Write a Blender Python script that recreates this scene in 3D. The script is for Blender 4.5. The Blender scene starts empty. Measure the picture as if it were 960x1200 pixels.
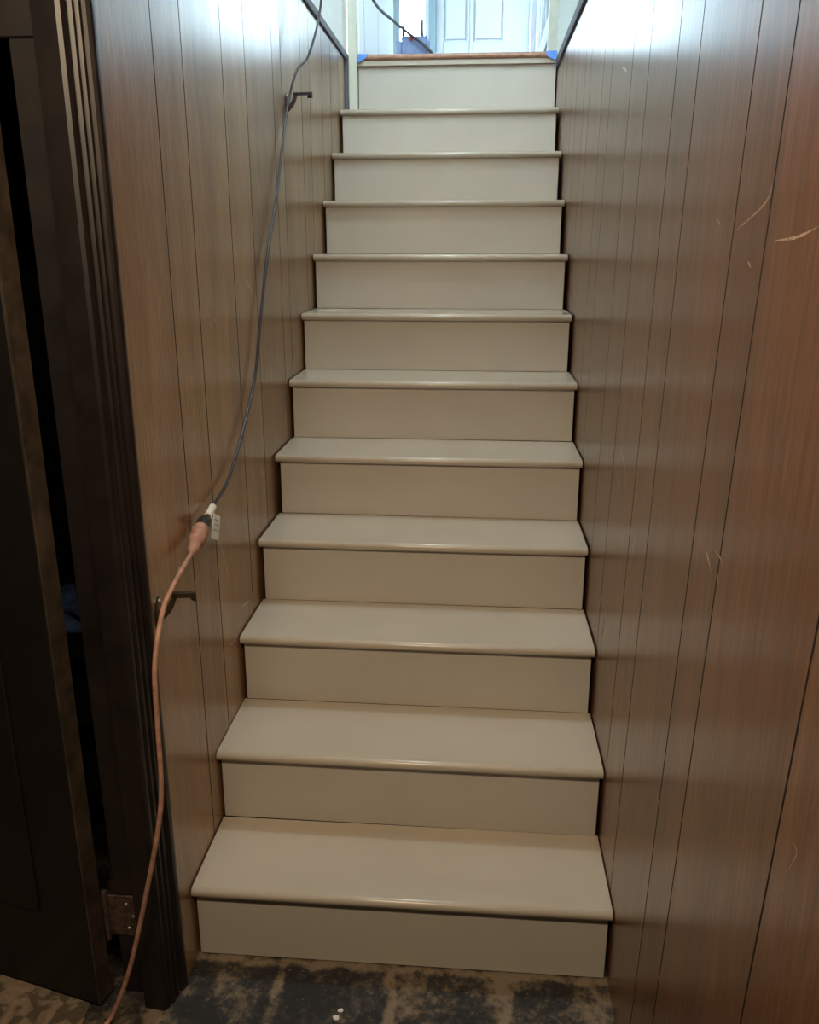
import bpy, bmesh, math, random
from mathutils import Vector
random.seed(7)
S = bpy.context.scene
COL = S.collection

# ------------------------------------------------------------------ camera
cd = bpy.data.cameras.new('camera')
cam = bpy.data.objects.new('camera', cd)
COL.objects.link(cam)
cam.location = (0.144, -1.518, 1.532)
cam.rotation_euler = (math.pi / 2 - 0.298, 0.0, 0.079)
cd.sensor_fit = 'HORIZONTAL'
cd.sensor_width = 36.0
cd.lens = 37.5
cd.clip_start = 0.02
S.camera = cam

# ------------------------------------------------------------------ world: overcast daylight outside the house
W = bpy.data.worlds.new('overcast_sky')
S.world = W
W.use_nodes = True
bg = W.node_tree.nodes['Background']
bg.inputs[0].default_value = (0.66, 0.88, 1.0, 1)
bg.inputs[1].default_value = 26.0

# ------------------------------------------------------------------ lights
def light(name, kind, loc, energy, color, radius):
    d = bpy.data.lights.new(name, kind)
    d.energy = energy
    d.color = color
    if kind != 'AREA':
        d.shadow_soft_size = radius
    o = bpy.data.objects.new(name, d)
    o.location = loc
    COL.objects.link(o)
    return o
tube_l = light('basement_tube_lamp', 'AREA', (-0.10, -1.38, 2.20), 25.0, (1.0, 0.78, 0.52), 0.0)
tube_l.data.shape = 'RECTANGLE'
tube_l.data.size = 1.15
tube_l.data.size_y = 0.05
tube_l.rotation_euler = (Vector((0.05, 0.45, 0.55)) - Vector(tube_l.location)).to_track_quat('-Z', 'Y').to_euler()

light('stairwell_fill', 'POINT', (0.02, 0.95, 4.45), 64.0, (0.82, 0.93, 1.0), 0.07)  # added fill light, daylight tinted, to lift the treads and nosings

S.view_settings.view_transform = 'Standard'
S.view_settings.look = 'None'
S.view_settings.gamma = 1.0
S.view_settings.use_curve_mapping = False
S.view_settings.exposure = 0.18

# ------------------------------------------------------------------ helpers
def obj(name, bm, mat, parent=None, smooth=False):
    me = bpy.data.meshes.new(name)
    bmesh.ops.recalc_face_normals(bm, faces=bm.faces[:])
    if smooth:
        for f in bm.faces:
            f.smooth = True
    bm.to_mesh(me)
    bm.free()
    if isinstance(mat, (list, tuple)):
        for m in mat:
            me.materials.append(m)
    else:
        me.materials.append(mat)
    o = bpy.data.objects.new(name, me)
    COL.objects.link(o)
    if parent is not None:
        o.parent = parent
        o.matrix_parent_inverse = parent.matrix_basis.inverted()
    return o

def tag(o, label, cat, group=None):
    o['label'] = label
    o['category'] = cat
    if group:
        o['group'] = group
    return o

def struct(o):
    o['kind'] = 'structure'
    return o

def empty(name, loc=(0, 0, 0)):
    o = bpy.data.objects.new(name, None)
    o.location = loc
    o.empty_display_size = 0.1
    COL.objects.link(o)
    return o

def box(bm, x0, x1, y0, y1, z0, z1, bevel=0.0):
    b = bmesh.new()
    bmesh.ops.create_cube(b, size=1.0)
    for v in b.verts:
        v.co = ((x0 + x1) / 2 + v.co.x * (x1 - x0), (y0 + y1) / 2 + v.co.y * (y1 - y0), (z0 + z1) / 2 + v.co.z * (z1 - z0))
    if bevel > 0:
        bmesh.ops.bevel(b, geom=b.edges[:], offset=bevel, segments=1, affect='EDGES')
    join(bm, b)
    return bm

def join(bm, b):
    vm = [bm.verts.new(v.co) for v in b.verts]
    b.verts.index_update()
    for f in b.faces:
        try:
            nf = bm.faces.new([vm[v.index] for v in f.verts])
            nf.smooth = f.smooth
        except ValueError:
            pass
    b.free()

def bx(name, mat, parent, *a, bevel=0.0):
    return obj(name, box(bmesh.new(), *a, bevel=bevel), mat, parent)

def prism(bm, sections, closed=True):
    """sections: list of rings (lists of points), all the same length; caps added"""
    rings = [[bm.verts.new(p) for p in r] for r in sections]
    n = len(rings[0])
    for a, b in zip(rings, rings[1:]):
        for i in range(n):
            j = (i + 1) % n
            bm.faces.new((a[i], a[j], b[j], b[i]))
    bm.faces.new(rings[0][::-1])
    bm.faces.new(rings[-1])
    return bm

def spline(pts, n=8):
    P = [Vector(p) for p in pts]
    P = [P[0] * 2 - P[1]] + P + [P[-1] * 2 - P[-2]]
    out = []
    for i in range(1, len(P) - 2):
        a, b, c, d = P[i - 1:i + 3]
        for k in range(n):
            t = k / n
            out.append(0.5 * ((2 * b) + (c - a) * t + (2 * a - 5 * b + 4 * c - d) * t * t + (3 * b - a - 3 * c + d) * t ** 3))
    out.append(P[-2])
    return out

def tube(bm, pts, rad, seg=10):
    """rad: number or function of 0..1"""
    n = len(pts)
    rings = []
    up = Vector((0.3, 0.2, 0.93)).normalized()
    for i, p in enumerate(pts):
        d = (pts[min(i + 1, n - 1)] - pts[max(i - 1, 0)]).normalized()
        u = up - d * up.dot(d)
        if u.length < 1e-3:
            u = Vector((1, 0, 0)) - d * d.x
        u.normalize()
        up = u
        w = d.cross(u)
        r = rad(i / (n - 1)) if callable(rad) else rad
        rings.append([p + (u * math.cos(2 * math.pi * k / seg) + w * math.sin(2 * math.pi * k / seg)) * r for k in range(seg)])
    prism(bm, rings)
    for f in bm.faces:
        f.smooth = len(f.verts) == 4
    return bm

# ------------------------------------------------------------------ materials
class Mat:
    def __init__(self, name):
        self.m = bpy.data.materials.new(name)
        self.m.use_nodes = True
        self.t = self.m.node_tree
        self.b = self.t.nodes['Principled BSDF']
        self.tc = None
    def n(self, kind, **kw):
        nd = self.t.nodes.new(kind)
        for k, v in kw.items():
            setattr(nd, k, v)
        return nd
    def link(self, a, b):
        self.t.links.new(a, b)
    def coord(self, scale=(1, 1, 1), rnd=0.0, space='Object'):
        if self.tc is None:
            self.tc = self.n('ShaderNodeTexCoord')
        mp = self.n('ShaderNodeMapping')
        mp.inputs['Scale'].default_value = scale
        self.link(self.tc.outputs[space], mp.inputs['Vector'])
        if rnd:
            oi = self.n('ShaderNodeObjectInfo')
            mu = self.n('ShaderNodeMath', operation='MULTIPLY')
            mu.inputs[1].default_value = rnd
            self.link(oi.outputs['Random'], mu.inputs[0])
            self.link(mu.outputs[0], mp.inputs['Location'])
        return mp.outputs[0]
    def noise(self, vec, scale, detail=4, rough=0.55, dist=0.0):
        nd = self.n('ShaderNodeTexNoise')
        nd.inputs['Scale'].default_value = scale
        nd.inputs['Detail'].default_value = detail
        nd.inputs['Roughness'].default_value = rough
        nd.inputs['Distortion'].default_value = dist
        self.link(vec, nd.inputs['Vector'])
        return nd.outputs['Fac']
    def ramp(self, fac, stops):
        r = self.n('ShaderNodeValToRGB')
        el = r.color_ramp.elements
        while len(el) < len(stops):
            el.new(0.5)
        for e, (p, c) in zip(el, stops):
            e.position = p
            e.color = tuple(c) + (1,) if len(c) == 3 else c
        self.link(fac, r.inputs[0])
        return r.outputs['Color']
    def mix(self, fac, a, b, mode='MIX'):
        m = self.n('ShaderNodeMix', data_type='RGBA', blend_type=mode)
        for sock, v in ((m.inputs[0], fac), (m.inputs[6], a), (m.inputs[7], b)):
            if hasattr(v, 'is_linked'):
                self.link(v, sock)
            else:
                sock.default_value = v if isinstance(v, (int, float)) else tuple(v) + (1,)
        return m.outputs[2]
    def bump(self, height, strength, dist=0.002):
        bn = self.n('ShaderNodeBump')
        bn.inputs['Strength'].default_value = strength
        bn.inputs['Distance'].default_value = dist
        self.link(height, bn.inputs['Height'])
        self.link(bn.outputs[0], self.b.inputs['Normal'])
    def set(self, color=None, rough=None, metal=None, spec=None, coat=None):
        for key, v in (('Base Color', color), ('Roughness', rough), ('Metallic', metal), ('Specular IOR Level', spec), ('Coat Weight', coat)):
            if v is None:
                continue
            if hasattr(v, 'is_linked'):
                self.link(v, self.b.inputs[key])
            elif key == 'Base Color':
                self.b.inputs[key].default_value = tuple(v) + (1,)
            else:
                self.b.inputs[key].default_value = v
        return self.m

def plain(name, color, rough=0.5, metal=0.0, var=0.06, scale=30.0, bump=0.0):
    M = Mat(name)
    v = M.coord()
    f = M.noise(v, scale)
    lo = [max(0, c * (1 - 2 * var)) for c in color]
    hi = [min(1, c * (1 + 2 * var)) for c in color]
    c = M.ramp(f, [(0.3, lo), (0.7, hi)])
    if bump:
        M.bump(f, bump)
    return M.set(c, rough, metal)

def panel_wood(name, dark, mid, light_, seed):
    M = Mat(name)
    v = M.coord((1.0, 34.0, 1.5), rnd=9.0 + seed)
    g = M.noise(v, 5.0, 6, 0.62, 0.4)
    v2 = M.coord((1.0, 5.0, 0.7), rnd=5.0 + seed)
    g2 = M.noise(v2, 2.2, 4, 0.6, 0.6)
    v3 = M.coord((1.0, 160.0, 9.0), rnd=2.0)
    g3 = M.noise(v3, 4.0, 3, 0.6)
    c1 = M.ramp(g, [(0.25, dark), (0.5, mid), (0.75, light_)])
    c2 = M.ramp(g2, [(0.3, [0.62, 0.55, 0.50]), (0.7, [1.25, 1.2, 1.12])])
    c = M.mix(0.8, c1, c2, 'MULTIPLY')
    c3 = M.ramp(g3, [(0.32, [0.58, 0.55, 0.52]), (0.60, [1.14, 1.13, 1.12])])
    c = M.mix(0.7, c, c3, 'MULTIPLY')
    oi = M.n('ShaderNodeObjectInfo')
    ct = M.ramp(oi.outputs['Random'], [(0.0, [0.86, 0.84, 0.82]), (1.0, [1.12, 1.1, 1.08])])
    c = M.mix(1.0, c, ct, 'MULTIPLY')
    r = M.ramp(g3, [(0.2, [0.27] * 3), (0.8, [0.38] * 3)])
    M.bump(g3, 0.10, 0.0006)
    M.b.inputs['Coat Roughness'].default_value = 0.22
    return M.set(c, r, spec=0.35, coat=0.6)

def paint(name, color, rough=0.3):
    M = Mat(name)
    v = M.coord((1, 1, 1), rnd=4.0)
    f = M.noise(v, 3.0, 3)
    f2 = M.noise(M.coord((3.0, 26.0, 26.0)), 6.0, 4)
    c = M.ramp(f, [(0.3, [x * 0.94 for x in color]), (0.7, [x * 1.04 for x in color])])
    M.bump(f2, 0.10, 0.001)
    return M.set(c, rough, spec=0.5)

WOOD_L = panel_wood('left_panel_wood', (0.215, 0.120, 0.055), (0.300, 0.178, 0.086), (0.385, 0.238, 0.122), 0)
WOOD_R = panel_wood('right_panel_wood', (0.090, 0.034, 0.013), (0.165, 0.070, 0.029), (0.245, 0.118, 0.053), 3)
GROOVE = plain('panel_backing_dark', (0.012, 0.008, 0.007), 0.8)
PAINT = paint('beige_step_paint', (0.48, 0.427, 0.352), 0.17)
PAINT_R = paint('beige_riser_paint', (0.455, 0.425, 0.375), 0.40)
DARKWOOD = plain('dark_stained_wood', (0.011, 0.008, 0.008), 0.38, var=0.2, scale=12)
DOORWOOD = plain('dark_door_wood', (0.006, 0.0048, 0.0043), 0.5, var=0.2, scale=9)
DOOREDGE = plain('lit_door_edge', (0.045, 0.032, 0.022), 0.5, var=0.25, scale=22)  # lighter brown carries the light falling on the hinge edge
TRIMGREY = plain('dark_cap_trim', (0.085, 0.085, 0.12), 0.65)
PALE = plain('pale_wall_paint', (0.84, 0.85, 0.84), 0.55, var=0.02)
SAGE = plain('pale_green_wall_paint', (0.52, 0.58, 0.52), 0.55, var=0.02)
CREAM = plain('cream_trim_paint', (0.55, 0.55, 0.46), 0.4, var=0.03)
WHITE = plain('white_trim_paint', (0.40, 0.44, 0.50), 0.35, var=0.02)
LANDWOOD = plain('stained_landing_wood', (0.32, 0.16, 0.10), 0.4, var=0.15, scale=40)
TAPE = plain('blue_masking_tape', (0.10, 0.25, 0.72), 0.6)
CEIL = plain('ceiling_paint', (0.62, 0.60, 0.56), 0.8, var=0.02)
JOIST = plain('dark_basement_ceiling', (0.10, 0.08, 0.06), 0.8)
CONCRETE = plain('basement_plaster', (0.10, 0.085, 0.07), 0.85, var=0.1, scale=8)
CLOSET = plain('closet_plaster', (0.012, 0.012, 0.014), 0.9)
BLACKCORD = plain('black_rubber_cord', (0.030, 0.030, 0.038), 0.42)
ORANGECORD = plain('dusty_orange_cord', (0.38, 0.20, 0.145), 0.6, var=0.15, scale=60)
TAGWHITE = plain('white_cord_tag', (0.70, 0.68, 0.60), 0.6)
PLUGBLACK = plain('black_plug_plastic', (0.018, 0.018, 0.020), 0.3)
BRONZE = plain('dull_bronze_metal', (0.11, 0.085, 0.055), 0.38, 0.8, var=0.2)
IRON = plain('dark_iron', (0.055, 0.050, 0.060), 0.4, 0.5, var=0.15)
RUST = plain('rusty_hinge_metal', (0.085, 0.055, 0.042), 0.6, 0.4, var=0.3, scale=60)
STEEL = plain('bright_steel', (0.6, 0.6, 0.6), 0.3, 0.9)
BLUECLOTH = plain('blue_cloth', (0.10, 0.16, 0.40), 0.9, var=0.2)
DEVICE = plain('blue_device_plastic', (0.13, 0.21, 0.42), 0.45)
DEVICE2 = plain('pale_blue_device_plastic', (0.17, 0.25, 0.45), 0.45)
RED = plain('red_plastic', (0.55, 0.08, 0.08), 0.4)
SCUFF = plain('scratched_varnish', (0.46, 0.36, 0.265), 0.6, var=0.2, scale=200)
FLAKE = plain('white_paint_flake', (0.7, 0.68, 0.62), 0.7)
BLUEPAINT = plain('pale_blue_paint_speck', (0.42, 0.48, 0.58), 0.6)

def floor_mat():
    M = Mat('tar_stained_floor')
    v = M.coord()
    big = M.noise(v, 6.5, 5, 0.7, 0.3)
    fine = M.noise(v, 45.0, 6, 0.7)
    speck = M.noise(v, 130.0, 3, 0.6)
    # tile ghosts: adhesive left in about nine-inch squares, tan paper between them
    br = M.n('ShaderNodeTexBrick', offset=0.0)
    br.inputs['Scale'].default_value = 1.0
    br.inputs['Brick Width'].default_value = 0.245
    br.inputs['Row Height'].default_value = 0.9
    br.inputs['Mortar Size'].default_value = 0.02
    br.inputs['Mortar Smooth'].default_value = 0.9
    wob = M.n('ShaderNodeVectorMath', operation='ADD')
    nz = M.n('ShaderNodeTexNoise')
    nz.inputs['Scale'].default_value = 14.0
    nz.inputs['Detail'].default_value = 5
    sc = M.n('ShaderNodeVectorMath', operation='SCALE')
    sc.inputs['Scale'].default_value = 0.05
    M.link(v, nz.inputs['Vector'])
    M.link(nz.outputs['Color'], sc.inputs[0])
    M.link(v, wob.inputs[0])
    M.link(sc.outputs[0], wob.inputs[1])
    off = M.n('ShaderNodeVectorMath', operation='ADD')
    off.inputs[1].default_value = (0.232, -0.020, 0)
    M.link(wob.outputs[0], off.inputs[0])
    M.link(off.outputs[0], br.inputs['Vector'])
    a = M.n('ShaderNodeMath', operation='MULTIPLY_ADD')
    M.link(br.outputs['Fac'], a.inputs[0])
    a.inputs[1].default_value = 0.20
    M.link(big, a.inputs[2])
    b = M.n('ShaderNodeMath', operation='MULTIPLY_ADD')
    M.link(fine, b.inputs[0])
    b.inputs[1].default_value = 0.60
    M.link(a.outputs[0], b.inputs[2])
    c = M.ramp(b.outputs[0], [(0.74, (0.014, 0.013, 0.013)), (0.83, (0.040, 0.035, 0.030)), (0.90, (0.115, 0.085, 0.055)), (1.0, (0.19, 0.145, 0.10))])
    sp = M.ramp(speck, [(0.66, (0, 0, 0)), (0.71, (1, 1, 1))])
    c = M.mix(sp, c, (0.20, 0.19, 0.17))
    M.bump(b.outputs[0], 0.5, 0.004)
    return M.set(c, 0.75)
FLOOR = floor_mat()

def vinyl_mat():
    M = Mat('worn_patterned_vinyl')
    v = M.coord()
    f = M.noise(v, 22.0, 2, 0.5, 1.2)
    c = M.ramp(f, [(0.44, (0.10, 0.075, 0.05)), (0.50, (0.22, 0.165, 0.115)), (0.6, (0.27, 0.20, 0.14))])
    g = M.noise(v, 90.0, 4)
    c2 = M.ramp(g, [(0.3, (0.7, 0.7, 0.7)), (0.7, (1.1, 1.1, 1.1))])
    return M.set(M.mix(0.8, c, c2, 'MULTIPLY'), 0.75)
VINYL = vinyl_mat()

def glass_mat():
    M = Mat('window_glass')
    tr = M.n('ShaderNodeBsdfTransparent')
    gl = M.n('ShaderNodeBsdfGlossy')
    gl.inputs['Roughness'].default_value = 0.02
    fr = M.n('ShaderNodeFresnel')
    fr.inputs['IOR'].default_value = 1.45
    mx = M.n('ShaderNodeMixShader')
    M.link(fr.outputs[0], mx.inputs[0])
    M.link(tr.outputs[0], mx.inputs[1])
    M.link(gl.outputs[0], mx.inputs[2])
    M.link(mx.outputs[0], M.t.nodes['Material Output'].inputs['Surface'])
    return M.m
GLASS = glass_mat()

# ------------------------------------------------------------------ dimensions
XL, XR = -0.459, 0.459            # faces of the panelling
RISE, RUN = 0.19, 0.238
LAND = 2.346

# ------------------------------------------------------------------ room shell, basement
struct(bx('floor', FLOOR, None, -2.6, 0.52, -4.2, 2.72, -0.08, 0.0))
struct(bx('wall_near', CONCRETE, None, -2.6, 0.49, -4.2, -4.1, 0.0, 2.30))
struct(bx('wall_side', CONCRETE, None, -2.6, -2.5, -4.1, -0.08, 0.0, 2.30))
struct(bx('ceiling', JOIST, None, -2.6, 0.49, -4.2, 0.30, 2.30, 2.36))
wf = bmesh.new()
box(wf, -2.5, -1.50, -0.145, -0.06, 0.0, 2.30)
box(wf, -1.50, XL - 0.001, -0.10, -0.06, 1.93, 2.30)
struct(obj('wall_front', wf, DARKWOOD))

# closet under the stairs (behind the dark door)
cl = bmesh.new()
box(cl, -2.5, -0.50, 1.30, 1.36, 0.0, 2.26)
box(cl, -2.56, -2.50, -0.06, 1.36, 0.0, 2.26)
box(cl, -2.56, -0.50, -0.06, 1.36, 2.26, 2.30)
struct(obj('wall_closet', cl, CLOSET))

# ------------------------------------------------------------------ plank walls
def plank(parent, side, a, b, z0, z1, mat):
    """a, b: ((y at z=0, dy/dz)) of the two joints; side -1 left wall, +1 right wall"""
    gap, ch, th = 0.0012, 0.0011, 0.009
    X = XL if side < 0 else XR
    out = -side                       # room side
    rings = []
    for z in (z0, z1):
        ya = a[0] + a[1] * z + gap
        yb = b[0] + b[1] * z - gap
        xb = X - out * th
        rings.append([(xb, ya, z), (X - out * ch, ya, z), (X, ya + ch, z), (X, yb - ch, z), (X - out * ch, yb, z), (xb, yb, z)])
    bm = prism(bmesh.new(), rings)
    bm.normal_update()
    for f in bm.faces:
        if len(f.verts) == 4 and abs(f.normal.y) > 0.3:
            f.material_index = 1      # the joints are painted black
    return obj('plank', bm, [mat, GROOVE], parent)

wall_left = struct(bx('wall_left', GROOVE, None, XL - 0.05, XL - 0.009, -0.08, 2.70, 0.0, 2.345))
joints_l = [-0.079, 0.171, 0.336, 0.622, 0.831, 1.14, 1.252, 1.555, 1.705, 1.955, 2.15, 2.36, 2.535]
for a, b in zip(joints_l, joints_l[1:]):
    plank(wall_left, -1, (a, 0.0), (b, 0.0), 0.001, 2.318, WOOD_L)

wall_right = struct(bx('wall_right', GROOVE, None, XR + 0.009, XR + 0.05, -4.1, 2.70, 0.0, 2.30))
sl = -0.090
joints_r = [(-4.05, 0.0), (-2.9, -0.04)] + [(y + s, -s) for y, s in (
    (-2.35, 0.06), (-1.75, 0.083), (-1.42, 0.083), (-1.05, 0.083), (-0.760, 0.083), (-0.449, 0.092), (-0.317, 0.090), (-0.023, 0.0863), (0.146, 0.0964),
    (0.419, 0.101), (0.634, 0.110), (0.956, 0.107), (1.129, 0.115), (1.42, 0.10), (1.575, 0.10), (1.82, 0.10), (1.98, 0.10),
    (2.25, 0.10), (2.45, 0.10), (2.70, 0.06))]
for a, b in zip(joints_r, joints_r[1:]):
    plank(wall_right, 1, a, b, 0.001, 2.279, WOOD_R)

# scratches in the varnish, flat marks on the planks
def scratch(parent, side, pts, w):
    """pts: (y, z) along the mark"""
    X = (XL + 0.0003) if side < 0 else (XR - 0.0003)
    P = spline([(X, y, z) for y, z in pts], 5)
    bm = bmesh.new()
    n = len(P)
    L, Rr = [], []
    for i, p in enumerate(P):
        d = (P[min(i + 1, n - 1)] - P[max(i - 1, 0)]).normalized()
        q = Vector((0, -d.z, d.y))
        k = math.sin(math.pi * (0.08 + 0.84 * i / (n - 1))) * (0.7 + 0.5 * random.random())
        L.append(bm.verts.new(p + q * w * k * 0.65))
        Rr.append(bm.verts.new(p - q * w * k * 0.65))
    for i in range(n - 1):
        bm.faces.new((L[i], L[i + 1], Rr[i + 1], Rr[i]))
    return obj('scratch', bm, SCUFF, parent)
SCR_R = [([(-0.4995, 1.6015), (-0.4932, 1.5879), (-0.4591, 1.5743), (-0.3781, 1.5547)], 0.0026), ([(-0.5308, 1.5411), (-0.5991, 1.5445), (-0.6499, 1.5529)], 0.0025), ([(-0.3957, 1.1446), (-0.4184, 1.1333), (-0.4311, 1.1235)], 0.0039), ([(-0.4396, 1.1566), (-0.469, 1.1555), (-0.4795, 1.149)], 0.0019), ([(-0.4651, 1.1343), (-0.4672, 1.1186)], 0.0028), ([(-0.2831, 1.5729), (-0.3042, 1.5626)], 0.002), ([(-0.4414, 1.519), (-0.4572, 1.5125)], 0.0027), ([(0.4557, 0.7155), (0.492, 0.6585), (0.5143, 0.6013)], 0.0035), ([(0.3589, 0.7301), (0.3869, 0.667), (0.4054, 0.6108)], 0.005), ([(0.3191, 1.1159), (0.2495, 1.0879), (0.2422, 1.0472)], 0.0031), ([(0.361, 0.4865), (0.3453, 0.4699)], 0.007), ([(-0.0281, 0.3541), (-0.0471, 0.3364)], 0.0046), ([(0.6787, 1.9325), (0.6094, 1.9111)], 0.0054), ([(0.0887, 1.0037), (0.1055, 0.9535), (0.1134, 0.9033)], 0.0021), ([(0.3826, 1.0679), (0.3353, 1.0466), (0.2957, 1.013)], 0.0024), ([(-0.7961, 0.9861), (-0.8075, 0.9806), (-0.7963, 0.9537)], 0.0011)]
SCR_L = [([(0.3499, 0.8869), (0.3856, 0.8269), (0.4184, 0.7429)], 0.005), ([(0.3867, 0.6021), (0.4047, 0.5793), (0.4537, 0.5847)], 0.0044), ([(0.7293, 1.4582), (0.7673, 1.4352), (0.7959, 1.403)], 0.0056), ([(0.4099, 1.3792), (0.406, 1.3625)], 0.0041), ([(0.4367, 1.3829), (0.441, 1.373)], 0.0041), ([(0.4987, 0.6392), (0.5474, 0.628), (0.5983, 0.6163)], 0.0037), ([(0.7733, 0.9469), (0.8049, 0.9088)], 0.0039), ([(0.2883, 1.227), (0.2892, 1.1798)], 0.0019), ([(0.2348, 1.1717), (0.2373, 1.134)], 0.0018), ([(0.1972, 0.3103), (0.2345, 0.3204)], 0.0035)]
for pts, w in SCR_R:
    scratch(wall_right, 1, pts, w)
for pts, w in SCR_L:
    scratch(wall_left, -1, pts, w)

bs = bmesh.new()
prism(bs, [[(XL + d, 0.0824 + a, 0.8993 + b) for a, b in ((-0.006, 0.002), (0.001, 0.009), (0.008, 0.004), (0.006, -0.007), (-0.003, -0.006))] for d in (0.0001, 0.0005)])
obj('paint_speck', bs, BLUEPAINT, wall_left)

# dark cap trims on top of the panelling
t1 = bmesh.new()
box(t1, XL - 0.05, XL + 0.010, 0.30, 2.60, 2.318, 2.346, 0.002)
struct(obj('trim_1', t1, TRIMGREY))
struct(bx('trim_2', TRIMGREY, None, XL - 0.006, XL + 0.010, 2.537, 2.600, 2.092, 2.3175, bevel=0.002))
struct(bx('trim_3', TRIMGREY, None, XR - 0.010, XR + 0.05, 0.30, 2.58, 2.279, 2.317, bevel=0.002))

# ------------------------------------------------------------------ staircase
stair = empty('staircase', (0, 0, 0))
tag(stair, 'straight flight of wooden steps freshly painted beige between the panelled walls', 'staircase')
DY = [0.0023, -0.0019, 0.0021, -0.0025, -0.0027, 0.001, -0.0004, 0.0019, 0.0012, -0.0001, -0.0008, 0.0]
DZ = [0.0012, 0.0025, 0.003, 0.0024, -0.0014, -0.0048, -0.0054, -0.0036, -0.0029, 0.0008, 0.0028, 0.0053]
TXL = [-.4563, -.4578, -.4557, -.4540, -.4540, -.4550, -.4557, -.4552, -.4555, -.4562, -.4560]
TXR = [.4569, .4562, .4555, .4542, .4554, .4559, .4531, .4525, .4525, .4527, .4525]
RXL = [-.4520, -.4525, -.4500, -.4471, -.4439, -.4486, -.4509, -.4499, -.4485, -.4495, -.4485, -.409]
RXR = [.4516, .4506, .4498, .4505, .4505, .4500, .4479, .4453, .4453, .4455, .4450, .4535]
ROT = [-0.0004, -0.0066, -0.0074, -0.0052, -0.0094, -0.0006, 0.0026, 0.0007, -0.0007, -0.0011, -0.0019]
TH = 0.0235
def rot_bm(bm, ang):
    for v in bm.verts:
        v.co.y += ang * v.co.x
def tread(i):
    z1 = i * RISE + DZ[i]
    z0 = z1 - TH
    yf = (i - 1) * RUN + DY[i - 1] - 0.021
    yb = i * RUN + (DY[i] if i < 11 else 0.0)
    r = TH / 2
    prof = [(yb, z1)]
    for k in range(9):
        a = math.pi / 2 + math.pi * k / 8
        prof.append((yf + r + r * 0.98 * math.cos(a), z0 + r + r * math.sin(a)))
    prof.append((yb, z0))
    bm = bmesh.new()
    e = 0.0012
    cy = sum(p[0] for p in prof) / len(prof)
    rings = []
    for x, k in ((TXL[i - 1], e), (TXL[i - 1] + e, 0), (TXR[i - 1] - e, 0), (TXR[i - 1], e)):
        rings.append([(x, y + (k if y < yf + r else 0), z + (-k if z > z0 + r else k)) for y, z in prof])
    prism(bm, rings)
    rot_bm(bm, ROT[i - 1])
    for f in bm.faces:
        if len(f.verts) == 4 and abs(f.calc_center_median().y - yf) < 2 * r:
            f.smooth = True
    return obj('tread', bm, PAINT, stair)
def riser(k):
    z0 = k * RISE + DZ[k] + 0.0004
    z1 = (k + 1) * RISE + DZ[k + 1] - TH if k < 11 else 2.3015
    y0 = k * RUN + DY[k]
    if k == 0:
        z0 = 0.003
    bm = box(bmesh.new(), RXL[k], RXR[k], y0, y0 + 0.018, z0, z1, 0.001)
    rot_bm(bm, ROT[min(k, 10)])
    return obj('riser', bm, PAINT_R, stair)
for i in range(1, 12):
    tread(i)
for k in range(12):
    riser(k)
# landing edge: painted fillet below, stained floor board above
bx('landing_fillet', PAINT, stair, -0.4115, 0.4545, 2.600, 2.66, 2.302, 2.3235, bevel=0.0015)['label'] = 'cream painted strip under the landing edge'
lb = bmesh.new()
prof = [(2.70, 2.3240), (2.597, 2.3240)]
for k in range(7):
    a = -math.pi / 2 - math.pi * k / 6
    prof.append((2.597 + 0.009 * math.cos(a), 2.335 + 0.011 * math.sin(a)))
prof += [(2.70, 2.346)]
prism(lb, [[(x, y, z) for y, z in prof] for x in (-0.4115, 0.4545)])
obj('landing_board', lb, LANDWOOD, stair)['label'] = 'bare stained wood board at the edge of the landing'

# ------------------------------------------------------------------ upper hall shell
struct(bx('floor', LANDWOOD, None, -1.0, 1.7, 2.70, 6.1, 2.20, 2.345))
struct(bx('wall_upper_left', PALE, None, XL - 0.05, XL, 0.30, 2.60, 2.346, 4.80))
struct(bx('wall_upper_right', SAGE, None, XR, XR + 0.05, 0.30, 2.70, 2.317, 4.80))
un = bmesh.new()
box(un, -1.0, -0.32, 0.22, 0.30, 2.36, 4.80)
box(un, 0.32, 1.7, 0.22, 0.30, 2.36, 4.80)
box(un, -0.32, 0.32, 0.22, 0.30, 2.36, 3.30)
box(un, -0.32, 0.32, 0.22, 0.30, 4.40, 4.80)
struct(obj('wall_upper_near', un, PALE))
struct(bx('wall_under_landing', GROOVE, None, XL - 0.05, XR + 0.05, 2.68, 2.70, 0.0, 2.32))
struct(bx('ceiling', CEIL, None, -1.1, 1.8, 0.22, 6.2, 4.80, 4.90))
hl = bmesh.new()
box(hl, -0.50, -0.432, 2.71, 3.015, 2.345, 4.80)
box(hl, -0.50, -0.432, 3.03, 3.61, 2.345, 4.80)
box(hl, -0.50, -0.432, 3.625, 4.46, 2.345, 4.80)
box(hl, -0.50, -0.440, 2.71, 4.46, 2.345, 4.80)
box(hl, -1.1, -0.50, 4.38, 4.46, 2.345, 4.80)
struct(obj('wall_hall_left', hl, WHITE))
hw = bmesh.new()
box(hw, -1.1, -1.0, 4.46, 6.1, 2.345, 2.90)
box(hw, -1.1, -1.0, 4.46, 6.1, 4.50, 4.80)
box(hw, -1.1, -1.0, 4.46, 4.60, 2.90, 4.50)
box(hw, -1.1, -1.0, 5.90, 6.1, 2.90, 4.50)
struct(obj('wall_hall_corner', hw, PALE))
hr = bmesh.new()
box(hr, 1.6, 1.7, 2.7, 6.1, 2.345, 2.95)
box(hr, 1.6, 1.7, 2.7, 6.1, 4.10, 4.80)
box(hr, 1.6, 1.7, 2.7, 4.9, 2.95, 4.10)
box(hr, 1.6, 1.7, 5.9, 6.1, 2.95, 4.10)
box(hr, 0.51, 1.7, 2.62, 2.70, 2.345, 4.80)
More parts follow.
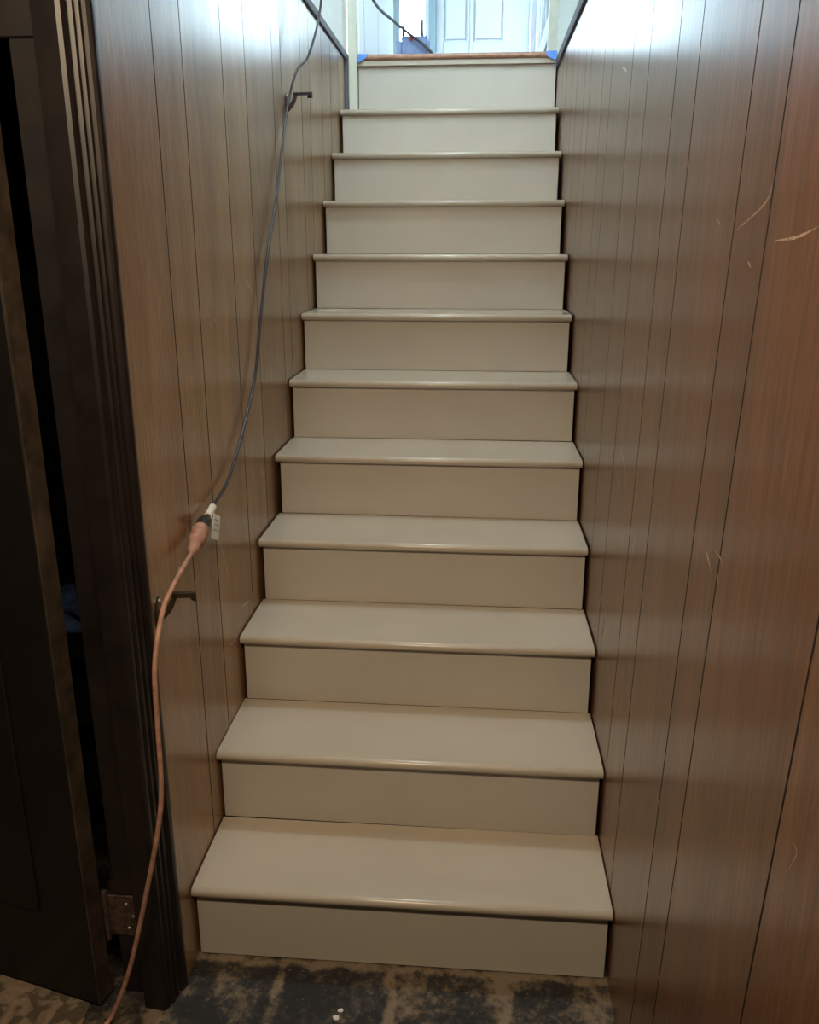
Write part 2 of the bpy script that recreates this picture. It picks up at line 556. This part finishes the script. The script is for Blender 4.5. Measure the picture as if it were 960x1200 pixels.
struct(obj('wall_hall_right', hr, SAGE))

# far wall with the front door and its windows
FY0, FY1 = 6.0, 6.10
DX0, DX1, DZ1 = -0.245, 0.505, 4.40
openings = [(-0.56, -0.30, 2.50, 4.40), (DX0, DX1, 2.345, DZ1), (0.78, 1.38, 3.00, 4.40)]
fw = bmesh.new()
x = -1.1
for (a, b, c, d) in openings:
    box(fw, x, a, FY0, FY1, 2.345, 4.80)
    if c > 2.36:
        box(fw, a, b, FY0, FY1, 2.345, c)
    box(fw, a, b, FY0, FY1, d, 4.80)
    x = b
box(fw, x, 1.7, FY0, FY1, 2.345, 4.80)
HALLSHADE = plain('shaded_hall_wall', (0.17, 0.24, 0.28), 0.55, var=0.02)  # shade behind the balusters is put into this darker wall colour
struct(obj('wall_far', fw, HALLSHADE))

def window(name, axis, a, b, z0, z1, w0, w1, rows):
    """axis 'y': in a wall across y; 'x': in a wall across x"""
    e = struct(empty(name, ((a + b) / 2, w0, z0) if axis == 'y' else (w0, (a + b) / 2, z0)))
    def bb(bm, p, q, r, s, t, u):
        return box(bm, p, q, r, s, t, u) if axis == 'y' else box(bm, r, s, p, q, t, u)
    f = bmesh.new()
    m = (w0 + w1) / 2
    k = 0.03
    bb(f, a, a + k, m - 0.03, m + 0.03, z0, z1)
    bb(f, b - k, b, m - 0.03, m + 0.03, z0, z1)
    bb(f, a + k, b - k, m - 0.03, m + 0.03, z0, z0 + k)
    bb(f, a + k, b - k, m - 0.03, m + 0.03, z1 - k, z1)
    obj('window_frame', f, WHITE, e)
    h = (z1 - z0 - 2 * k) / rows
    for i in range(rows):
        g = bmesh.new()
        bb(g, a + k, b - k, m - 0.003, m + 0.003, z0 + k + i * h + (0.006 if i else 0), z0 + k + (i + 1) * h - (0.006 if i < rows - 1 else 0))
        obj('pane', g, GLASS, e)
        if i:
            g = bmesh.new()
            bb(g, a + k, b - k, m - 0.012, m + 0.012, z0 + k + i * h - 0.006, z0 + k + i * h + 0.006)
            obj('glazing_bar', g, WHITE, e)
    return e
window('window_1', 'y', -0.56, -0.30, 2.50, 4.40, FY0, FY1, 1)
window('window_2', 'y', 0.78, 1.38, 3.00, 4.40, FY0, FY1, 1)
window('fill_window_left', 'x', 4.60, 5.90, 2.90, 4.50, -1.1, -1.0, 2)  # unseen opening added to let daylight onto the hall door
window('fill_window_right', 'x', 4.90, 5.90, 2.95, 4.10, 1.6, 1.7, 2)  # added out of view, brings daylight and glare in from the right

window('fill_window_near', 'y', -0.32, 0.32, 3.30, 4.40, 0.22, 0.30, 2)  # made-up opening out of view, lights the upper risers from the front
LAWN = plain('lawn_green', (0.06, 0.10, 0.035), 0.9)
struct(bx('ground', LAWN, None, -30, 30, 6.12, 60, 1.7, 1.9))
struct(bx('ground', LAWN, None, -30, -2.7, -30, 6.1, 1.7, 1.9))
struct(bx('ground', LAWN, None, 1.9, 30, -30, 6.1, 1.7, 1.9))
struct(bx('ground', LAWN, None, -2.68, 1.88, -30, -4.3, 1.7, 1.9))

door2 = struct(empty('door_2', (DX0, FY0, 2.345)))
def panel_door(parent):
    y = 6.02
    X0, X1 = DX0 + 0.0005, DX1 - 0.0005
    cols = [(-0.185, 0.005), (0.048, 0.287)]
    rows = [(2.50, 3.02), (3.10, 3.95), (4.05, 4.28)]
    core = box(bmesh.new(), X0, X1, y + 0.012, y + 0.035, 2.352, DZ1 - 0.01)
    obj('door_core', core, WHITE, parent)
    xs = [X0] + [v for c in cols for v in c] + [X1]
    for a, b in ((X0, cols[0][0]), (cols[0][1], 0.018), (0.024, cols[1][0]), (cols[1][1], X1)):
        bx('stile', WHITE, parent, a, b, y, y + 0.012, 2.352, DZ1 - 0.01, bevel=0.003)
    zs = [2.352] + [v for r in rows for v in r] + [DZ1 - 0.01]
    for c in cols:
        for k in range(0, len(zs), 2):
            bx('rail', WHITE, parent, c[0], c[1], y + 0.001, y + 0.012, zs[k], zs[k + 1], bevel=0.003)
        for r in rows:
            bx('panel', WHITE, parent, c[0] + 0.02, c[1] - 0.02, y + 0.003, y + 0.012, r[0] + 0.02, r[1] - 0.02, bevel=0.004)
panel_door(door2)

# door jamb board on the left of the top step
jb = struct(bx('trim_4', CREAM, None, -0.4565, -0.4125, 2.602, 2.70, 2.0935, 4.40, bevel=0.002))
for zc in (2.415,):
    bx('strike_plate', STEEL, jb, -0.4124, -0.4095, 2.618, 2.655, zc - 0.055, zc + 0.055, bevel=0.001)

# balustrade in the upper hall
bal = empty('balustrade', (0.50, 3.4, 2.345))
tag(bal, 'white spindle balustrade in the bright hall above the landing', 'balustrade')
bx('base_rail', WHITE, bal, 0.475, 0.535, 3.56, 5.20, 2.60, 2.725, bevel=0.004)
bx('base_panel', WHITE, bal, 0.485, 0.525, 3.56, 5.20, 2.346, 2.60)
bx('hand_rail', WHITE, bal, 0.475, 0.535, 3.56, 5.40, 3.42, 3.48, bevel=0.01)
bx('newel_post', CREAM, bal, 0.470, 0.54, 3.44, 3.56, 2.346, 3.62, bevel=0.006)
bx('newel_post', WHITE, bal, 0.465, 0.545, 5.40, 5.49, 2.346, 3.62, bevel=0.006)
for k in range(7):
    y = 3.72 + k * 0.23
    sp = bmesh.new()
    tube(sp, spline([(0.505, y, 2.725), (0.505, y, 2.9), (0.505, y, 3.2), (0.505, y, 3.42)], 3), lambda t: 0.008 + 0.003 * math.sin(math.pi * t), 8)
    obj('baluster', sp, WHITE, bal)

# ------------------------------------------------------------------ dark doorway on the left
door1 = struct(empty('door_1', (-0.56, -0.12, 0.0)))
def casing():
    p = [(-.524, -.150), (-.484, -.155), (-.477, -.153), (-.4735, -.147), (-.472, -.141), (-.475, -.139), (-.475, -.136),
         (-.468, -.133), (-.4665, -.128), (-.468, -.124), (-.472, -.122), (-.472, -.119), (-.465, -.116), (-.463, -.111), (-.465, -.107),
         (-.468, -.104), (-.461, -.100), (-.4565, -.096), (-.4545, -.090), (-.4545, -.083), (-.458, -.0805), (-.524, -.0805)]
    bm = prism(bmesh.new(), [[(x, y, z) for x, y in p] for z in (0.0015, 2.298)])
    o = obj('casing', bm, DARKWOOD, door1)
    o['label'] = 'moulded dark casing with vertical beads'
casing()
bx('jamb', DARKWOOD, door1, -0.583, -0.5245, -0.112, -0.062, 0.001, 1.8415, bevel=0.0015)
bx('head_jamb', DARKWOOD, door1, -1.50, -0.5245, -0.114, -0.1005, 1.842, 2.298, bevel=0.002)
# the door itself, swung a little into the dark room
hx, hy, ang = -0.607, -0.121, math.radians(14)
def dpt(u, v, z):      # u along the door away from the hinge, v towards the viewer's side
    return (hx - u * math.cos(ang) - v * math.sin(ang), hy + u * math.sin(ang) - v * math.cos(ang), z)
def dbox(name, mat, u0, u1, v0, v1, z0, z1, parent, bev=0.0):
    bm = box(bmesh.new(), u0, u1, v0, v1, z0, z1, bev)
    for v in bm.verts:
        v.co = dpt(*v.co)
    return obj(name, bm, mat, parent)
slab = dbox('door_slab', DOORWOOD, 0.004, 0.78, 0.0, 0.042, 0.012, 1.83, door1, 0.002)
dbox('door_edge', DOOREDGE, 0.0, 0.004, 0.001, 0.041, 0.013, 1.829, door1)['label'] = 'brown hinge edge of the dark door with light painted in'
for (u0, u1, z0, z1) in ((0.12, 0.36, 0.22, 0.85), (0.44, 0.68, 0.22, 0.85), (0.12, 0.36, 1.0, 1.70), (0.44, 0.68, 1.0, 1.70)):
    dbox('door_panel', DOORWOOD, u0, u1, 0.0421, 0.048, z0, z1, door1, 0.003)
hinge = bx('hinge', RUST, door1, -0.600, -0.532, -0.1165, -0.1125, 0.155, 0.255, bevel=0.0008)
pin = bmesh.new()
tube(pin, [Vector((-0.6, -0.120, z)) for z in (0.145, 0.15, 0.2, 0.262, 0.268)], lambda t: 0.0055, 10)
obj('hinge_pin', pin, RUST, hinge)
for z in (0.175, 0.205, 0.235):
    sc = bmesh.new()
    tube(sc, [Vector((-0.556 + (0.012 if z == 0.205 else 0), -0.1165 - d, z)) for d in (0.0, 0.001, 0.0016)], lambda t: 0.004 - 0.001 * t, 8)
    obj('screw', sc, STEEL, hinge)

# things half hidden in the closet behind the door gap
shelf = empty('shelf', (-0.80, 0.45, 0))
tag(shelf, 'dark wooden shelf unit seen through the gap beside the dark door', 'shelf')
SHW = plain('dark_shelf_wood', (0.012, 0.011, 0.012), 0.6)
for z in (0.25, 0.44, 0.62):
    bx('shelf_board', SHW, shelf, -1.15, -0.60, 0.22, 0.60, z, z + 0.02, bevel=0.001)
for xx in (-1.17, -0.60):
    bx('side_panel', SHW, shelf, xx, xx + 0.02, 0.22, 0.60, 0.001, 1.2, bevel=0.001)
bc = bmesh.new()
bmesh.ops.create_icosphere(bc, subdivisions=4, radius=1.0)
for v in bc.verts:
    n = v.co.normalized()
    w = 1 + 0.10 * math.sin(7 * n.x + 3 * n.z) + 0.07 * math.sin(11 * n.y - 5 * n.z + 1.3) + 0.12 * math.sin(9 * n.z + 2 * n.x)
    v.co = Vector((n.x * 0.10 * w, n.y * 0.09 * w, max(n.z * 0.065 * w, -0.058)))
for v in bc.verts:
    v.co += Vector((-0.77, 0.36, 0.6985))
tag(obj('cloth', bc, BLUECLOTH, None, True), 'crumpled blue cloth on the shelf behind the dark door gap', 'cloth')

# worn vinyl in front of the dark door
vin = bmesh.new()
prism(vin, [[(-2.45, -1.35, z), (-0.66, -1.35, z), (-0.632, -0.60, z), (-0.640, -0.205, z), (-0.655, -0.02, z), (-2.45, -0.02, z)] for z in (0.0002, 0.0022)])
tag(obj('vinyl_sheet', vin, VINYL), 'worn tan patterned vinyl sheet on the floor under the dark door', 'flooring')

# ------------------------------------------------------------------ handrail brackets
def bracket(name, base, elbow, tip, label, mat):
    base, elbow, tip = Vector(base), Vector(elbow), Vector(tip)
    e = empty(name, base)
    tag(e, label, 'bracket', 'handrail brackets left on the panelled wall')
    pl = bmesh.new()
    ring = []
    for x, k in ((0.0002, 1.0), (0.003, 1.0), (0.0055, 0.8)):
        ring.append([(base.x + x, base.y + 0.016 * k * math.cos(t * math.pi / 8), base.z - 0.012 + 0.036 * k * math.sin(t * math.pi / 8)) for t in range(16)])
    prism(pl, ring)
    obj('wall_plate', pl, mat, e)
    for dz in (-0.038, 0.014):
        sc = bmesh.new()
        tube(sc, [Vector((base.x + d, base.y, base.z + dz)) for d in (0.005, 0.0065, 0.008)], lambda t: 0.0042 - 0.0015 * t, 8)
        obj('screw', sc, STEEL, e)
    st = base + Vector((0.004, 0, -0.024))
    arm = bmesh.new()
    pts = spline([st, st.lerp(elbow, 0.5) + Vector((0.003, 0, -0.004)), elbow], 6)
    tube(arm, pts, lambda t: 0.0072 - 0.0018 * t, 10)
    obj('arm', arm, mat, e)
    sd = bmesh.new()
    d = (tip - elbow).normalized()
    sdv = Vector((0, 0, 1))
    wv = d.cross(sdv).normalized()
    prof = [elbow - d * 0.006, tip, tip - sdv * 0.004]
    def slab_between(a, b, th):
        r = []
        for p in (a, b):
            r.append([p + wv * 0.008 + sdv * th, p - wv * 0.008 + sdv * th, p - wv * 0.008 - sdv * th, p + wv * 0.008 - sdv * th])
        prism(sd, r)
    slab_between(elbow - d * 0.006, tip, 0.0045)
    slab_between(tip - sdv * 0.006 - d * 0.004, tip - sdv * 0.006, 0.007)
    obj('saddle', sd, mat, e)
    return e
bracket('handrail_bracket', (XL, -0.049, 0.876), (-0.425, -0.037, 0.898), (-0.398, -0.008, 0.888), 'lower bronze handrail bracket beside the dark door casing', BRONZE)
bracket('handrail_bracket', (XL, 1.302, 1.965), (-0.425, 1.300, 1.985), (-0.398, 1.388, 2.000), 'upper dark handrail bracket with the black cord behind it', IRON)

# ------------------------------------------------------------------ cords
up_pts = [(-0.36, 1.60, 2.75), (-0.375, 1.50, 2.50), (-0.385, 1.56, 2.30), (-0.405, 1.43, 2.12), (-0.428, 1.335, 2.055), (-0.4462, 1.282, 1.960), (-0.4475, 1.19, 1.843),
          (-0.4475, 1.07, 1.676), (-0.446, 0.92, 1.515), (-0.446, 0.80, 1.338), (-0.446, 0.70, 1.190), (-0.446, 0.455, 1.020), (-0.440, 0.263, 0.979)]
black = empty('power_cord', (-0.44, 0.26, 0.98))
tag(black, 'black power cord hanging from the upper bracket down the left panelled wall', 'cord')
bm = bmesh.new()
tube(bm, spline(up_pts, 8), 0.0040, 10)
obj('cable', bm, BLACKCORD, black)
def along(a, b, t):
    return Vector(a).lerp(Vector(b), t)
PA, PB = Vector((-0.440, 0.263, 0.979)), Vector((-0.436, 0.172, 0.963))
# plug body: strain relief, grip, face
pl = bmesh.new()
tube(pl, [PA.lerp(PB, t) for t in (0.30, 0.42, 0.52, 0.60, 0.66, 0.80, 0.98, 1.02)], lambda t: 0.0065 if t < 0.2 else (0.009 if t < 0.5 else 0.0165), 14)
obj('plug', pl, PLUGBLACK, black)
tg = bmesh.new()
tube(tg, [PA.lerp(PB, t) for t in (-0.12, -0.10, 0.1, 0.36, 0.38)], lambda t: 0.0085, 12)
obj('tag_wrap', tg, TAGWHITE, black)['label'] = 'white paper tag wrapped round the cord'
t2 = bmesh.new()
A = PA + Vector((0.009, -0.014, -0.004))
q = [A, A + Vector((0.004, 0.030, -0.018)), A + Vector((0.008, -0.006, -0.062)), A + Vector((0.004, -0.042, -0.046))]
nrm = Vector((0.0006, 0.0001, 0.0001))
prism(t2, [[p - nrm for p in q], [p + nrm for p in q]])
obj('tag', t2, TAGWHITE, black)
for k in range(3):
    ln = bmesh.new()
    s0 = q[1].lerp(q[2], 0.22 + 0.2 * k) + nrm * 2
    s1 = q[0].lerp(q[3], 0.22 + 0.2 * k) + nrm * 2
    tube(ln, [s0.lerp(s1, 0.15), s0.lerp(s1, 0.5), s0.lerp(s1, 0.8)], 0.0006, 5)
    obj('tag_line', ln, PLUGBLACK, black)

orange = empty('extension_cord', (-0.588, -0.19, 0.0))
tag(orange, 'faded orange extension cord hanging down past the dark casing to the floor', 'cord')
PC = Vector((-0.430, 0.088, 0.940))
bm = bmesh.new()
lo_pts = [PC, (-0.425, 0.020, 0.934), (-0.424, -0.055, 0.918), (-0.424, -0.113, 0.892), (-0.424, -0.168, 0.815), (-0.428, -0.172, 0.695), (-0.430, -0.178, 0.566), (-0.440, -0.190, 0.480),
          (-0.473, -0.190, 0.345), (-0.525, -0.190, 0.154), (-0.570, -0.196, 0.035), (-0.592, -0.225, 0.0105), (-0.62, -0.32, 0.0092), (-0.68, -0.50, 0.0092), (-0.75, -0.80, 0.0092), (-0.70, -1.2, 0.0092)]
tube(bm, spline(lo_pts, 8), 0.0049, 10)
obj('cable', bm, ORANGECORD, orange)
sk = bmesh.new()
ts = [0.0, 0.05, 0.30, 0.36, 0.42, 0.48, 0.54, 0.60, 0.68, 0.76, 0.84, 0.92, 1.0, 1.06]
rs = [0.0175, 0.0185, 0.0185, 0.0170, 0.0185, 0.0165, 0.0175, 0.0150, 0.0115, 0.0125, 0.0105, 0.0115, 0.0072, 0.0053]
pts = [PB.lerp(PC, t) for t in ts]
it = iter(range(len(ts)))
tube(sk, pts, lambda t: rs[min(len(rs) - 1, int(round(t * (len(rs) - 1))))], 14)
obj('socket', sk, ORANGECORD, orange)['label'] = 'ribbed orange rubber socket'

# ------------------------------------------------------------------ things on the landing
dev = empty('electronic_device', (-0.17, 2.76, LAND))
tag(dev, 'small boxy blue device with two thin antennas on the landing edge', 'device')
bx('body', DEVICE, dev, -0.228, -0.113, 2.72, 2.80, LAND + 0.001, 2.443, bevel=0.004)
bx('side_case', DEVICE2, dev, -0.252, -0.2285, 2.725, 2.795, LAND + 0.001, 2.424, bevel=0.003)
bx('side_case', DEVICE2, dev, -0.1125, -0.100, 2.725, 2.795, LAND + 0.001, 2.424, bevel=0.003)
for xx, zt in ((-0.221, 2.488), (-0.137, 2.512)):
    an = bmesh.new()
    tube(an, [Vector((xx, 2.75, z)) for z in (2.443, 2.45, 2.47, zt)], lambda t: 0.007 if t < 0.4 else 0.0058, 8)
    obj('antenna', an, PLUGBLACK, dev)
kb = bmesh.new()
tube(kb, [Vector((-0.182, y, 2.432)) for y in (2.7195, 2.716, 2.712)], 0.010, 14)
obj('knob', kb, RED, dev)

dc = bmesh.new()
tube(dc, spline([(-0.405, 2.68, 3.20), (-0.40, 2.70, 2.72), (-0.345, 2.71, 2.575), (-0.257, 2.70, 2.495), (-0.192, 2.70, 2.447), (-0.14, 2.695, 2.412), (-0.095, 2.69, 2.372), (-0.07, 2.69, 2.3515), (0.0, 2.80, 2.3505)], 8), 0.0062, 10)
tag(obj('device_cable', dc, BLACKCORD), 'dark cable slanting across the blue boxy device on the landing', 'cable')

def tape(pts, label):
    bm = bmesh.new()
    prism(bm, [[(x, y - d, z + e) for x, y, z, d, e in [(p[0], p[1], p[2], k * p[3], k * p[4]) for p in pts]] for k in (0.0, 1.0)])
    return tag(obj('masking_tape', bm, TAPE), label, 'tape', 'blue masking tape on the landing edge')
tape([(-0.411, 2.5872, 2.346, .0006, 0), (-0.360, 2.5872, 2.346, .0006, 0), (-0.375, 2.5872, 2.330, .0006, 0), (-0.402, 2.5872, 2.312, .0006, 0), (-0.411, 2.5872, 2.322, .0006, 0)],
     'light blue masking tape at the left end of the landing edge')
tape([(0.405, 2.5872, 2.346, .0006, 0), (0.453, 2.5872, 2.347, .0006, 0), (0.453, 2.5872, 2.310, .0006, 0), (0.425, 2.5872, 2.318, .0006, 0), (0.408, 2.5872, 2.332, .0006, 0)],
     'bright blue masking tape at the right end of the landing edge')

# paint flakes on the floor
def flake(x, y, r, label):
    bm = bmesh.new()
    n = 7
    ring = [(x + r * (0.6 + 0.6 * random.random()) * math.cos(2 * math.pi * k / n), y + r * (0.6 + 0.6 * random.random()) * math.sin(2 * math.pi * k / n)) for k in range(n)]
    prism(bm, [[(a, b, z) for a, b in ring] for z in (0.0005, 0.0022)])
    tag(obj('paint_flake', bm, FLAKE), label, 'flake', 'white paint flakes on the dark floor')
flake(-0.113, -0.125, 0.0060, 'smaller white paint flake on the dark floor before the bottom step')
flake(-0.119, -0.144, 0.0080, 'larger white paint flake on the dark floor before the bottom step')
